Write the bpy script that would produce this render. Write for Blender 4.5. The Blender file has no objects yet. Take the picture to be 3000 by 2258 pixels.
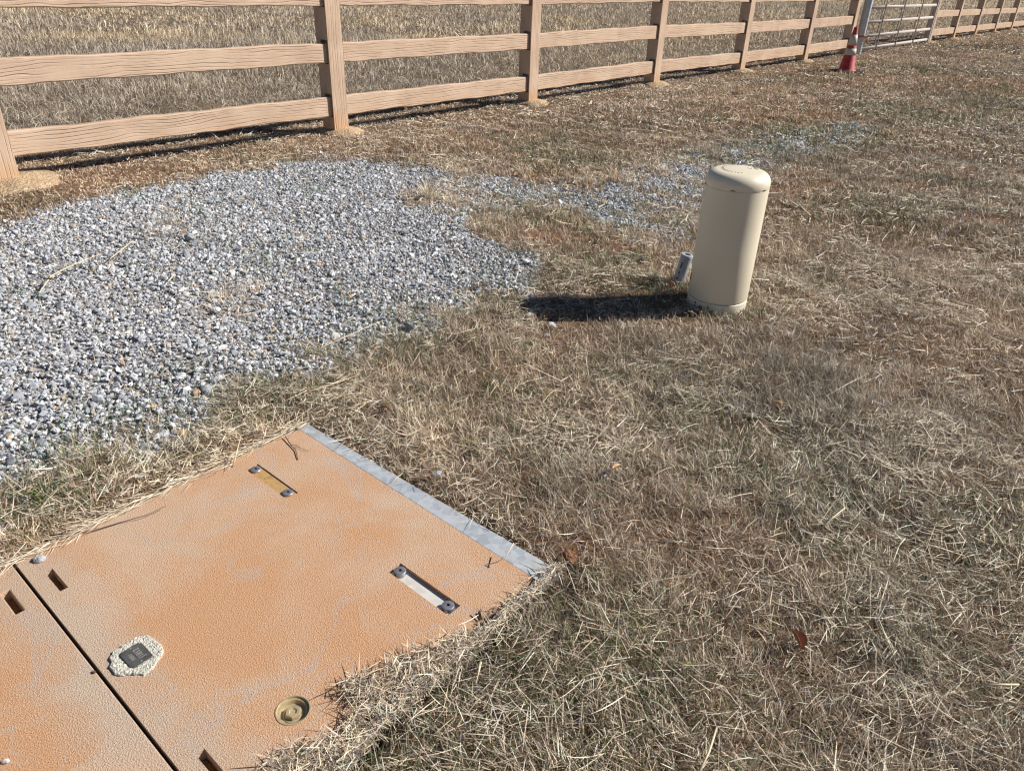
import bpy, bmesh, math, random
import numpy as np
from mathutils import Vector, Matrix

rng = np.random.default_rng(11)
random.seed(5)
scene = bpy.context.scene
C = scene.collection
rad = math.radians

# ------------------------------------------------------------------ camera
CAM_H = 1.4
FPX = 2190.0                                   # focal length in photo pixels (3000 wide)
def _basis():
    d = np.array([1360 - 1500.0, 5050 - 1129.0, FPX]); d /= np.linalg.norm(d)
    up = -d
    f = np.array([0, 0, 1.0]); y = f - f.dot(up) * up; y /= np.linalg.norm(y)
    x = np.cross(y, up)
    return np.array([x, y, up])
RC = _basis()
def at(u, v, z=0.0):
    """ground (or height z) point seen at photo position u, v"""
    r = RC @ np.array([u - 1500.0, v - 1129.0, FPX])
    t = (z - CAM_H) / r[2]
    return np.array([r[0] * t, r[1] * t])

cam = bpy.data.cameras.new('camera')
cam.sensor_width = 36; cam.sensor_fit = 'HORIZONTAL'
cam.lens = 36 * FPX / 3000
cam.clip_start = 0.05; cam.clip_end = 2000
cam_ob = bpy.data.objects.new('camera', cam); C.objects.link(cam_ob)
M = Matrix(((RC[0][0], -RC[0][1], -RC[0][2], 0), (RC[1][0], -RC[1][1], -RC[1][2], 0),
            (RC[2][0], -RC[2][1], -RC[2][2], CAM_H), (0, 0, 0, 1)))
cam_ob.matrix_world = M
scene.camera = cam_ob

# ------------------------------------------------------------------ light
SUN_AZ, SUN_EL = rad(80.5), rad(36.0)
w = bpy.data.worlds.new('World'); scene.world = w; w.use_nodes = True
nt = w.node_tree; nt.nodes.clear()
sky = nt.nodes.new('ShaderNodeTexSky'); sky.sky_type = 'NISHITA'; sky.sun_disc = False
sky.sun_elevation = SUN_EL; sky.sun_rotation = SUN_AZ; sky.altitude = 600; sky.air_density = .7; sky.dust_density = .15; sky.ozone_density = 1.5
bg = nt.nodes.new('ShaderNodeBackground'); bg.inputs[1].default_value = 0.05
ow = nt.nodes.new('ShaderNodeOutputWorld')
nt.links.new(sky.outputs[0], bg.inputs[0]); nt.links.new(bg.outputs[0], ow.inputs[0])
sl = bpy.data.lights.new('sun', 'SUN'); sl.energy = 5.0; sl.angle = rad(0.53); sl.color = (1, 0.95, 0.88)
so = bpy.data.objects.new('sun', sl); C.objects.link(so)
sdir = Vector((math.cos(SUN_EL) * math.sin(SUN_AZ), math.cos(SUN_EL) * math.cos(SUN_AZ), math.sin(SUN_EL)))
so.rotation_euler = sdir.to_track_quat('Z', 'Y').to_euler(); so.location = (8, 0, 10)
scene.view_settings.view_transform = 'Standard'; scene.view_settings.look = 'None'
scene.view_settings.exposure = 0.45; scene.view_settings.gamma = 1
scene.cycles.max_bounces = 5; scene.cycles.diffuse_bounces = 2; scene.cycles.transmission_bounces = 2
scene.cycles.use_denoising = True
scene.cycles.pixel_filter_type = 'BLACKMAN_HARRIS'; scene.cycles.filter_width = 1.25

# ------------------------------------------------------------------ material helpers
class NT:
    def __init__(s, name):
        s.m = bpy.data.materials.new(name); s.m.use_nodes = True
        s.t = s.m.node_tree; s.t.nodes.clear()
        s.out = s.n('ShaderNodeOutputMaterial'); s.b = s.n('ShaderNodeBsdfPrincipled')
        s.l(s.b.outputs[0], s.out.inputs[0])
    def n(s, k, **kw):
        o = s.t.nodes.new(k)
        for a, v in kw.items(): setattr(o, a, v)
        return o
    def l(s, a, b): s.t.links.new(a, b)
    def put(s, i, v):
        if hasattr(v, 'is_linked') or isinstance(v, bpy.types.NodeSocket): s.l(v, i)
        elif isinstance(v, (tuple, list)) and len(v) == 3 and i.type == 'RGBA': i.default_value = (*v, 1)
        else: i.default_value = v
    def co(s, kind='Object'): return s.n('ShaderNodeTexCoord').outputs[kind]
    def mp(s, v, scale=(1, 1, 1), loc=(0, 0, 0)):
        m = s.n('ShaderNodeMapping'); s.l(v, m.inputs[0]); m.inputs[3].default_value = scale
        s.put(m.inputs[1], loc); return m.outputs[0]
    def noise(s, v, sc, det=3, rough=.55, dist=0):
        o = s.n('ShaderNodeTexNoise'); s.l(v, o.inputs['Vector']); o.inputs['Scale'].default_value = sc
        o.inputs['Detail'].default_value = det; o.inputs['Roughness'].default_value = rough
        o.inputs['Distortion'].default_value = dist; return o.outputs[0]
    def voro(s, v, sc, feat='F1', rand=1):
        o = s.n('ShaderNodeTexVoronoi', feature=feat); s.l(v, o.inputs['Vector']); o.inputs['Scale'].default_value = sc
        o.inputs['Randomness'].default_value = rand; return o
    def ramp(s, v, pts):
        o = s.n('ShaderNodeValToRGB'); s.l(v, o.inputs[0]); e = o.color_ramp.elements
        while len(e) < len(pts): e.new(0.5)
        for k, (p, c) in enumerate(pts):
            e[k].position = p; e[k].color = (c, c, c, 1) if isinstance(c, (int, float)) else (*c, 1)
        return o.outputs[0]
    def mix(s, f, a, b, mode='MIX'):
        o = s.n('ShaderNodeMix', data_type='RGBA', blend_type=mode)
        s.put(o.inputs[0], f); s.put(o.inputs[6], a); s.put(o.inputs[7], b); return o.outputs[2]
    def math(s, op, a, b=0.0, c=0.0):
        o = s.n('ShaderNodeMath', operation=op); s.put(o.inputs[0], a); s.put(o.inputs[1], b); s.put(o.inputs[2], c)
        return o.outputs[0]
    def bump(s, h, st=1.0, d=0.005, prev=None):
        o = s.n('ShaderNodeBump'); o.inputs['Strength'].default_value = st; o.inputs['Distance'].default_value = d
        s.l(h, o.inputs['Height'])
        if prev is not None: s.l(prev, o.inputs['Normal'])
        return o.outputs[0]
    def fin(s, col=None, rough=.8, spec=.3, metal=0.0, nrm=None):
        if col is not None: s.put(s.b.inputs['Base Color'], col)
        s.put(s.b.inputs['Roughness'], rough); s.put(s.b.inputs['Specular IOR Level'], spec)
        s.put(s.b.inputs['Metallic'], metal)
        if nrm is not None: s.l(nrm, s.b.inputs['Normal'])
        return s.m

def m_blade(name, trans=.25):
    k = NT(name)
    a = k.n('ShaderNodeVertexColor', layer_name='tint').outputs[0]
    k.fin(a, .55, .25)
    tr = k.n('ShaderNodeBsdfTranslucent'); k.l(a, tr.inputs[0])
    mx = k.n('ShaderNodeMixShader'); mx.inputs[0].default_value = trans
    k.l(k.b.outputs[0], mx.inputs[1]); k.l(tr.outputs[0], mx.inputs[2]); k.l(mx.outputs[0], k.out.inputs[0])
    return k.m

def m_ground():
    k = NT('soil'); v = k.co('Object')
    a = k.n('ShaderNodeVertexColor', layer_name='tint').outputs[0]
    n1 = k.noise(v, 60, 5, .7); n2 = k.noise(v, 9, 4, .6)
    c = k.mix(k.ramp(n1, [(.35, 0), (.65, 1)]), a, k.mix(1.0, a, (1.75, 1.7, 1.6), 'MULTIPLY'))
    c = k.mix(k.ramp(n2, [(.4, 0), (.7, .6)]), c, k.mix(1.0, c, (.6, .58, .56), 'MULTIPLY'))
    return k.fin(c, .95, .1, nrm=k.bump(n1, .8, .012))

def m_stone():
    k = NT('crushed_stone'); v = k.co('Object')
    a = k.n('ShaderNodeVertexColor', layer_name='tint').outputs[0]
    n1 = k.noise(v, 220, 3, .7)
    c = k.mix(k.ramp(n1, [(.35, 0), (.7, .8)]), a, k.mix(1.0, a, (1.35, 1.35, 1.35), 'MULTIPLY'))
    return k.fin(c, .8, .3, nrm=k.bump(n1, .5, .003))

def m_concrete_lid(name, seam, orange):
    k = NT(name); v = k.co('Object')
    big = k.noise(k.mp(v, loc=(orange * 9, 2, 0)), 2.3, 5, .6, .6); mid = k.noise(v, 13, 4, .6)
    sp = k.noise(v, 300, 3, .65); sp2 = k.voro(v, 420).outputs['Distance']
    sx = k.n('ShaderNodeSeparateXYZ'); k.l(v, sx.inputs[0])
    c = k.mix(mid, (.57, .375, .245), (.63, .45, .32))
    c = k.mix(k.ramp(big, [(.40, 0), (.40 + .24 * (1.2 - orange), .75)]), c, (.58, .31, .155))
    # worn paler, greyer concrete in a ragged band along the joint, and in patches
    d = k.math('ABSOLUTE', k.math('ADD', sx.outputs[1], seam))
    n2 = k.noise(k.mp(v, loc=(4, 8, 1)), 4.5, 4, .6, .8)
    bl = k.math('SUBTRACT', k.math('MULTIPLY', n2, .38), d)
    c = k.mix(k.ramp(bl, [(.06, 0), (.18, .6)]), c, (.52, .43, .34))
    c = k.mix(k.ramp(k.noise(k.mp(v, loc=(1, 3, 5)), 3.1, 5, .65, 1.0), [(.55, 0), (.72, .55)]), c, (.57, .46, .35))
    c = k.mix(k.ramp(k.noise(k.mp(v, loc=(7, 3, 5)), 1.6, 3, .5, 2.0), [(.485, 0), (.5, .35), (.515, 0)]), c, (.46, .43, .40))
    c = k.mix(k.ramp(k.noise(v, 70, 2, .5), [(.70, 0), (.74, .5)]), c, (.62, .56, .48))
    c = k.mix(k.ramp(sp, [(.36, .0), (.50, .5), (.66, 1)]), k.mix(1.0, c, (.74, .71, .68), 'MULTIPLY'), k.mix(1.0, c, (1.18, 1.21, 1.25), 'MULTIPLY'))
    nb = k.bump(sp, .8, .004)
    return k.fin(c, .9, .15, nrm=k.bump(sp2, .35, .003, nb))

def m_wood(name, axis):
    """cast concrete stamped with wood grain; grain runs along local X or Z"""
    k = NT(name); v = k.co('Object')
    oi = k.n('ShaderNodeObjectInfo')
    off = k.n('ShaderNodeCombineXYZ')
    k.l(k.math('MULTIPLY', oi.outputs['Random'], 17.0), off.inputs[0]); k.l(k.math('MULTIPLY', oi.outputs['Random'], 5.0), off.inputs[1])
    va = k.n('ShaderNodeVectorMath', operation='ADD'); k.l(v, va.inputs[0]); k.l(off.outputs[0], va.inputs[1])
    p = va.outputs[0]
    s = (1.6, 4, 7) if axis == 'X' else (8, 4, 1.0)
    n = k.noise(k.mp(p, s), 1.0, 2, .5, .5)
    sx = k.n('ShaderNodeSeparateXYZ'); k.l(v, sx.inputs[0])
    across = sx.outputs[2] if axis == 'X' else sx.outputs[0]
    ph = k.math('ADD', k.math('MULTIPLY', across, 270.0), k.math('MULTIPLY', n, 24.0))
    wv = k.math('MULTIPLY', k.math('ADD', k.math('SINE', ph), 1.0), .5)
    dp = k.ramp(k.noise(k.mp(p, (2.5, 9, 26) if axis == 'X' else (26, 9, 2.5)), 1, 3, .6), [(.38, .05), (.66, .9)])
    grv = k.math('SUBTRACT', 1.0, k.math('MULTIPLY', k.ramp(wv, [(.0, 1), (.12, .6), (.34, 0), (1, .1)]), dp))
    f = k.noise(k.mp(p, (6, 60, 120) if axis == 'X' else (120, 60, 6)), 1, 3, .6)
    g2 = k.noise(p, 3.0, 4, .6); g3 = k.noise(p, 150, 3, .6)
    h = k.math('ADD', k.math('ADD', grv, k.math('MULTIPLY', f, .18)), k.math('MULTIPLY', g3, .12))
    c = k.mix(k.ramp(g2, [(.35, 0), (.65, 1)]), (.47, .335, .24), (.58, .43, .315))
    c = k.mix(k.ramp(g3, [(.45, 0), (.7, .4)]), c, (.62, .48, .36))
    c = k.mix(k.ramp(grv, [(.2, .16), (.8, 0)]), c, (.24, .15, .095))  # grooves darkened in the colour too, painting in their grazing-sun shade
    # orange clay splashed up from the ground
    geo = k.n('ShaderNodeNewGeometry'); sz = k.n('ShaderNodeSeparateXYZ'); k.l(geo.outputs['Position'], sz.inputs[0])
    sp = k.math('ADD', sz.outputs[2], k.math('MULTIPLY', g2, .25))
    c = k.mix(k.ramp(sp, [(.12, .5), (.34, 0)]), c, (.60, .31, .12))
    return k.fin(c, .9, .15, nrm=k.bump(h, .8, .006))

def m_plain(name, col, rough=.6, spec=.4, metal=0.0, sc=25, var=.25, bump=0.0, bsc=200):
    k = NT(name); v = k.co('Object'); n = k.noise(v, sc, 4, .6)
    d = tuple(max(0, x * (1 - var)) for x in col); e = tuple(min(1, x * (1 + var)) for x in col)
    c = k.mix(k.ramp(n, [(.3, 0), (.7, 1)]), d, e)
    nr = k.bump(k.noise(v, bsc, 3, .6), 1.0, bump) if bump else None
    return k.fin(c, rough, spec, metal, nr)

def m_galv(name, lo=(.36, .40, .44), hi=(.54, .57, .60), met=.2):
    k = NT(name); v = k.co('Object'); vo = k.voro(k.mp(v, (1, 1, 1)), 55)
    n = k.noise(v, 18, 4, .6)
    s = k.n('ShaderNodeSeparateColor'); k.l(vo.outputs['Color'], s.inputs[0])
    c = k.mix(s.outputs[0], lo, hi); c = k.mix(k.ramp(n, [(.5, 0), (.75, .5)]), c, (.50, .46, .38))
    return k.fin(c, k.math('ADD', k.math('MULTIPLY', s.outputs[1], .2), .38), .5, met)

def m_rust_plate():
    k = NT('clay_stained_steel'); v = k.co('Object')
    n = k.noise(v, 90, 5, .7); n2 = k.noise(v, 22, 3, .5)
    c = k.mix(k.ramp(n2, [(.3, 0), (.7, 1)]), (.56, .32, .11), (.50, .34, .16))
    c = k.mix(k.ramp(n, [(.5, 0), (.68, .8)]), c, (.20, .14, .09))
    return k.fin(c, .6, .4, .15)

MAT = dict(
    soil=m_ground(), stone=m_stone(), lid=m_concrete_lid('tan_polymer_concrete', .87, .35), lid2=m_concrete_lid('orange_polymer_concrete', 0.0, .95), rail=m_wood('stamped_rail_concrete', 'X'),
    post=m_wood('stamped_post_concrete', 'Z'), blade=m_blade('dry_blades', .12), green=m_blade('green_blades', .35),
    galv=m_galv('galvanised_steel'), plate=m_galv('pale_zinc_plate', (.62, .60, .56), (.74, .72, .68)), rplate=m_rust_plate(),
    bolt=m_plain('bolt_steel', (.30, .30, .33), .4, .5, .6, 80, .3), dark=m_plain('dark_void', (.02, .016, .012), .9, .1),
    footing=m_plain('clay_stained_concrete', (.50, .37, .235), .95, .1, 0, 9, .3, .03, 50),
    ped=m_plain('beige_plastic', (.74, .66, .51), .42, .4, 0, 3, .03), pedl=m_plain('beige_plastic_relief_shade', (.62, .54, .40), .45, .4, 0, 3, .03),  # second beige is the same plastic, darkened to paint shade on raised lettering
    pvc=m_plain('grey_pvc', (.34, .37, .41), .4, .4, 0, 60, .15), ink=m_plain('black_ink', (.03, .035, .06), .6, .3),
    cone=m_plain('red_orange_vinyl', (.40, .038, .04), .55, .4, 0, 12, .25), collar=m_plain('white_reflective_sheet', (.50, .47, .42), .5, .4, 0, 14, .2),
    rubber=m_plain('black_rubber', (.025, .025, .027), .8, .3, 0, 30, .3), gate=m_plain('chalky_gate_paint', (.46, .41, .37), .55, .4, 0, 20, .12),
    gate_dark=m_plain('brown_gate_steel', (.17, .13, .11), .6, .4, 0, 20, .2), rust=m_plain('rusty_chain_steel', (.36, .13, .07), .8, .3, .2, 60, .4),
    mortar=m_plain('white_mortar', (.70, .67, .58), .95, .1, 0, 90, .14, .012, 180), tag=m_plain('dull_lead_tag', (.115, .11, .105), .5, .5, .3, 60, .3),
    tagtext=m_plain('scratched_lettering', (.38, .37, .34), .5, .5, .3, 100, .2), brass=m_plain('tarnished_brass', (.50, .40, .24), .36, .5, .3, 60, .25),
    leaf=m_plain('dry_leaf', (.33, .165, .09), .7, .3, 0, 50, .35), leaf2=m_plain('pale_dry_leaf', (.55, .36, .2), .7, .3, 0, 50, .3),
    stalk=m_plain('pale_straw', (.66, .55, .36), .5, .35, 0, 40, .25), twig=m_plain('dark_twig', (.10, .07, .05), .8, .2, 0, 50, .3),
    clod=m_plain('red_clay_clod', (.28, .15, .085), .95, .1, 0, 40, .35, .02, 90), gstone=m_plain('grey_limestone', (.34, .35, .37), .8, .3, 0, 50, .35, .006, 150),
    wstone=m_plain('white_limestone', (.66, .66, .66), .8, .3, 0, 50, .2, .006, 150),
    box=m_plain('vault_wall', (.30, .27, .23), .95, .1, 0, 20, .2),
)

# ------------------------------------------------------------------ object helpers
def tag(o, label=None, cat=None, group=None, kind=None):
    if label: o['label'] = label
    if cat: o['category'] = cat
    if group: o['group'] = group
    if kind: o['kind'] = kind
    return o
def thing(name, label, cat, loc=(0, 0, 0), rz=0.0, group=None):
    o = bpy.data.objects.new(name, None); o.empty_display_size = .1
    C.objects.link(o); o.location = loc; o.rotation_euler = (0, 0, rz)
    return tag(o, label, cat, group)
def link(name, me, mat, parent=None):
    o = bpy.data.objects.new(name, me); C.objects.link(o)
    if mat is not None and not me.materials: me.materials.append(mat)
    if parent is not None: o.parent = parent
    return o
def from_bm(name, bm, mat, parent=None, smooth=False, bevel=0.0):
    me = bpy.data.meshes.new(name); bmesh.ops.recalc_face_normals(bm, faces=bm.faces); bm.to_mesh(me); bm.free()
    if smooth: me.shade_smooth()
    else: me.shade_flat()
    o = link(name, me, mat, parent)
    if bevel:
        b = o.modifiers.new('bevel', 'BEVEL'); b.width = bevel; b.segments = 2; b.limit_method = 'ANGLE'; b.angle_limit = rad(35)
    return o
def add_box(bm, x0, x1, y0, y1, z0, z1):
    v = [bm.verts.new((x, y, z)) for z in (z0, z1) for y in (y0, y1) for x in (x0, x1)]
    for f in ((0, 2, 3, 1), (4, 5, 7, 6), (0, 1, 5, 4), (2, 6, 7, 3), (0, 4, 6, 2), (1, 3, 7, 5)): bm.faces.new([v[i] for i in f])
def add_lathe(bm, prof, n=40, c=(0, 0), closed=False):
    rings = []
    for r, z in prof:
        rings.append([bm.verts.new((c[0] + r * math.cos(2 * math.pi * k / n), c[1] + r * math.sin(2 * math.pi * k / n), z)) for k in range(n)] if r > 1e-6 else [bm.verts.new((c[0], c[1], z))])
    pr = list(zip(rings, rings[1:])) + ([(rings[-1], rings[0])] if closed else [])
    for a, b in pr:
        for k in range(n):
            j = (k + 1) % n
            if len(a) == 1 and len(b) == 1: continue
            if len(a) == 1: bm.faces.new((a[0], b[k], b[j]))
            elif len(b) == 1: bm.faces.new((a[k], a[j], b[0]))
            else: bm.faces.new((a[k], a[j], b[j], b[k]))
def add_tube(bm, pts, r, n=6, r1=None):
    pts = [Vector(p) for p in pts]; rings = []
    for i, p in enumerate(pts):
        d = (pts[min(i + 1, len(pts) - 1)] - pts[max(i - 1, 0)]).normalized()
        a = d.orthogonal().normalized() if abs(d.z) > .95 else d.cross(Vector((0, 0, 1))).normalized()
        b = d.cross(a)
        rr = r if r1 is None else r + (r1 - r) * i / (len(pts) - 1)
        rings.append([bm.verts.new(p + a * rr * math.cos(2 * math.pi * k / n) + b * rr * math.sin(2 * math.pi * k / n)) for k in range(n)])
    for a, b in zip(rings, rings[1:]):
        for k in range(n): bm.faces.new((a[k], a[(k + 1) % n], b[(k + 1) % n], b[k]))
    bm.faces.new(rings[0][::-1]); bm.faces.new(rings[-1])
def text_mesh(body, size, extrude):
    cu = bpy.data.curves.new('lettering', 'FONT'); cu.body = body; cu.size = size; cu.extrude = extrude
    cu.align_x = 'CENTER'; cu.align_y = 'CENTER'; cu.resolution_u = 3
    ob = bpy.data.objects.new('lettering', cu); C.objects.link(ob)
    bpy.context.view_layer.update()
    me = bpy.data.meshes.new_from_object(ob.evaluated_get(bpy.context.evaluated_depsgraph_get()))
    bpy.data.objects.remove(ob); return me
def np_mesh(name, V, F, mat, col=None, flat=False):
    """one mesh from numpy verts (N,3), faces (M,k), per-vertex colours (N,3)"""
    me = bpy.data.meshes.new(name); k = F.shape[1]
    me.vertices.add(len(V)); me.vertices.foreach_set('co', np.ascontiguousarray(V, np.float32).ravel())
    me.loops.add(F.size); me.loops.foreach_set('vertex_index', np.ascontiguousarray(F, np.int32).ravel())
    me.polygons.add(len(F)); me.polygons.foreach_set('loop_start', np.arange(0, F.size, k, dtype=np.int32))
    me.update(calc_edges=True)
    if flat: me.shade_flat()
    if col is not None:
        a = me.color_attributes.new('tint', 'FLOAT_COLOR', 'POINT')
        c4 = np.ones((len(V), 4), np.float32); c4[:, :3] = col; a.data.foreach_set('color', c4.ravel())
    me.materials.append(mat)
    o = bpy.data.objects.new(name, me); C.objects.link(o); return o

# ------------------------------------------------------------------ noise and masks
_T = rng.random((256, 256))
def vnoise(x, y, s, seed=0):
    x = x * s + seed * 37.3; y = y * s + seed * 91.7
    xi = np.floor(x).astype(int); yi = np.floor(y).astype(int); fx = x - xi; fy = y - yi
    fx = fx * fx * (3 - 2 * fx); fy = fy * fy * (3 - 2 * fy)
    g = lambda a, b: _T[a & 255, b & 255]
    return (g(xi, yi) * (1 - fx) + g(xi + 1, yi) * fx) * (1 - fy) + (g(xi, yi + 1) * (1 - fx) + g(xi + 1, yi + 1) * fx) * fy
def fbm(x, y, s, seed=0, o=3):
    t = 0; a = 1; n = 0
    for k in range(o): t = t + a * vnoise(x, y, s * 2 ** k, seed + k); n += a; a *= .55
    return t / n
def inpoly(x, y, poly):
    r = np.zeros(np.shape(x), bool); p = np.asarray(poly); q = np.roll(p, 1, axis=0)
    for (x0, y0), (x1, y1) in zip(p, q):
        c = ((y0 > y) != (y1 > y)) & (x < (x1 - x0) * (y - y0) / (y1 - y0 + 1e-12) + x0); r ^= c
    return r
def poly(*uv): return [at(u, v) for u, v in uv]

FAZ = rad(40.0); FD = np.array([math.sin(FAZ), math.cos(FAZ)]); FN = np.array([FD[1], -FD[0]])
P0 = at(1003, 392)
def fsq(x, y):
    dx = x - P0[0]; dy = y - P0[1]
    return dx * FD[0] + dy * FD[1], dx * FN[0] + dy * FN[1]
def fpt(s, q=0.0): return P0 + FD * s + FN * q
POSTS = [-5.6, -2.81, 0, 2.79, 5.56, 8.29, 10.98, 13.28]
POSTS2 = [19.42, 21.88, 24.47, 27.2, 29.9, 32.6, 35.3, 38.0]

VA = np.array([-.697, 2.16]); VAZ = rad(128.75)
E1 = np.array([math.sin(VAZ), math.cos(VAZ)]); E2 = np.array([E1[1], -E1[0]])
VL, VWID = 1.05, 1.86
def vloc(x, y):
    dx = x - VA[0]; dy = y - VA[1]; return dx * E1[0] + dy * E1[1], dx * E2[0] + dy * E2[1]
def in_vault(x, y, m=0.0):
    a, b = vloc(x, y); return (a > -.015 + m) & (a < VL + .015 - m) & (b > -.004 + m) & (b < VWID - m)

G_MAIN = poly((-500, 760), (0, 650), (200, 608), (420, 555), (620, 510), (900, 468), (1130, 478), (1300, 505), (1400, 560), (1345, 640), (1400, 700), (1545, 745), (1570, 790),
              (1480, 860), (1340, 890), (1190, 950), (1000, 1040), (800, 1125), (640, 1185), (480, 1255), (250, 1340), (60, 1435), (-200, 1520), (-700, 1500))
G_SIDE = poly((1250, 495), (1450, 515), (1560, 540), (1700, 545), (1850, 490), (2050, 455), (2080, 560), (2040, 640), (1920, 690), (1780, 680), (1640, 610), (1480, 610), (1300, 600))
G_FAR = poly((1990, 445), (2180, 405), (2330, 382), (2520, 352), (2600, 350), (2480, 410), (2280, 470), (2210, 520), (2040, 540))
G_HOLES = [poly((1390, 640), (1560, 640), (1640, 700), (1560, 735), (1420, 700)), poly((1180, 560), (1300, 530), (1420, 560), (1350, 600), (1200, 590)),
           poly((530, 860), (700, 850), (740, 890), (600, 910)), poly((1560, 600), (1640, 585), (1690, 640), (1600, 640)), poly((420, 640), (520, 650), (600, 690), (480, 680))]
_OFF = [(.0, .0), (.11, .05), (-.06, .12), (-.12, -.04), (.05, -.13), (.19, -.08), (-.1, .22), (.03, .2)]
def gravel_amt(x, y):
    """0..1 how thickly the ground is covered with crushed stone"""
    jx = x + (fbm(x, y, 5, 3) - .5) * .34; jy = y + (fbm(x, y, 5, 9) - .5) * .34
    a = sum(inpoly(jx + dx * .6, jy + dy * .6 - .03, G_MAIN) * 1.0 for dx, dy in _OFF) / len(_OFF)
    sp = np.clip((fbm(x, y, 7, 21) - .38) * 5, 0, 1); sp3 = np.clip((fbm(x, y, 4, 23) - .30) * 4, 0, 1)
    a = np.where(a < .95, a * (.55 + .8 * sp3), a); a = np.clip(a, 0, 1)
    soft = lambda P: sum(inpoly(jx + dx, jy + dy, P) * 1.0 for dx, dy in _OFF[::2]) / 4
    a = np.maximum(a, soft(G_SIDE) * (.42 + .6 * sp))
    a = np.maximum(a, soft(G_FAR) * (.3 + .6 * sp))
    for h in G_HOLES: a = a * (1 - soft(h) * (.35 + .5 * sp))
    return a
RED = [(2325, 560, .30, .13), (2420, 540, .25, .10), (2700, 548, .28, .13), (2860, 645, .30, .16), (1600, 700, .26, .14), (1860, 735, .24, .10), (1400, 585, .16, .10), (2860, 505, .12, .1),
       (2590, 125, .6, .4), (1600, 985, .10, .06), (1980, 800, .10, .10), (1830, 1560, .22, .10), (1680, 1640, .12, .06), (2990, 505, .2, .15), (2000, 400, .5, .22), (1700, 380, .6, .2), (2300, 330, .8, .4)]
def red_amt(x, y):
    t = np.zeros(np.shape(x))
    jx = x + (fbm(x, y, 6, 51) - .5) * .25; jy = y + (fbm(x, y, 6, 57) - .5) * .25
    for k, (u, v, rx, ry) in enumerate(RED):
        p = at(u, v); g = np.exp(-(((jx - p[0]) / rx) ** 2 + ((jy - p[1]) / ry) ** 2))
        t = np.maximum(t, g * ((.62 if k != 11 else .22) if k < 14 else .34))
    return t
PED = at(2097, 890); PIPE = at(1985, 832); CONE = at(2478, 214)
OVER = poly((1640, 1640), (1600, 1690), (1410, 1860), (1290, 1905), (1200, 1945), (1160, 1985), (1020, 2005), (1015, 2045), (1065, 2110), (1030, 2160), (930, 2195), (860, 2240), (800, 2290), (960, 2900), (1700, 2900), (2400, 2000))
def footing_mask(x, y):
    r = np.zeros(np.shape(x), bool)
    for s in POSTS + POSTS2:
        p = fpt(s, -.06); r |= (x - p[0]) ** 2 + (y - p[1]) ** 2 < .19 ** 2
    return r

# ------------------------------------------------------------------ ground
def axis(lo, hi, near0, near1, st):
    a = list(np.arange(near0, near1, st)); d = st; x = near1
    while x < hi: a.append(x); d *= 1.18; x += d
    a.append(hi); d = st; x = near0 - st
    while x > lo: a.insert(0, x); d *= 1.18; x -= d
    a.insert(0, lo); return np.array(a)
def terrain(x, y):
    r = np.hypot(x, y); amp = np.clip(r / 12, .6, 3)
    z = (fbm(x, y, 2.2, 70, 3) - .55) * .045 + (fbm(x, y, .25, 80, 2) - .55) * .05 * np.clip((r - 4) / 8, 0, 1)
    s, q = fsq(x, y)
    z = np.where(np.abs(q) < .6, z * np.abs(q) / .6, z)
    a, b = vloc(x, y); dv = np.maximum(np.maximum(-a, a - VL), np.maximum(-b, b - VWID))
    z = z * np.clip(dv / .35, 0, 1)
    pd = np.hypot(x - PED[0], y - PED[1]); z = z * np.clip((pd - .1) / .4, 0, 1)
    return z
gx = axis(-420, 420, -4.5, 7.5, .06); gy = axis(-60, 640, -.3, 10.5, .06)
X, Y = np.meshgrid(gx, gy); Z = terrain(X, Y)
Z = np.where(in_vault(X, Y, .004), -.30, Z)
ga = gravel_amt(X, Y); ra = red_amt(X, Y)
pat = fbm(X, Y, 1.3, 40)[..., None]; s_, q_ = fsq(X, Y); pas = (q_ < -.5)[..., None]
colr = np.array([.115, .075, .048]) * (1 - pat) + np.array([.20, .135, .085]) * pat
colr = np.where(pas, np.array([.15, .115, .08]) * (.7 + .6 * pat), colr)
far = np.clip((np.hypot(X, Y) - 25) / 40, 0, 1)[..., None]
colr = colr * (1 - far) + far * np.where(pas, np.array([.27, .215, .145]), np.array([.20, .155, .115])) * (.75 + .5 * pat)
colr = colr * (1 - ra[..., None]) + np.array([.21, .105, .062]) * ra[..., None]
colr = colr * (1 - ga[..., None] * .8) + np.array([.28, .275, .275]) * ga[..., None] * .8
nx, ny = len(gx), len(gy); I = np.arange(nx * ny).reshape(ny, nx)
F = np.stack([I[:-1, :-1], I[:-1, 1:], I[1:, 1:], I[1:, :-1]], -1).reshape(-1, 4)
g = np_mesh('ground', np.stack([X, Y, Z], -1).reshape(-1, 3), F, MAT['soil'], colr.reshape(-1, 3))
tag(g, 'brown earth under the dry grass and gravel', 'ground', kind='structure')

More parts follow.
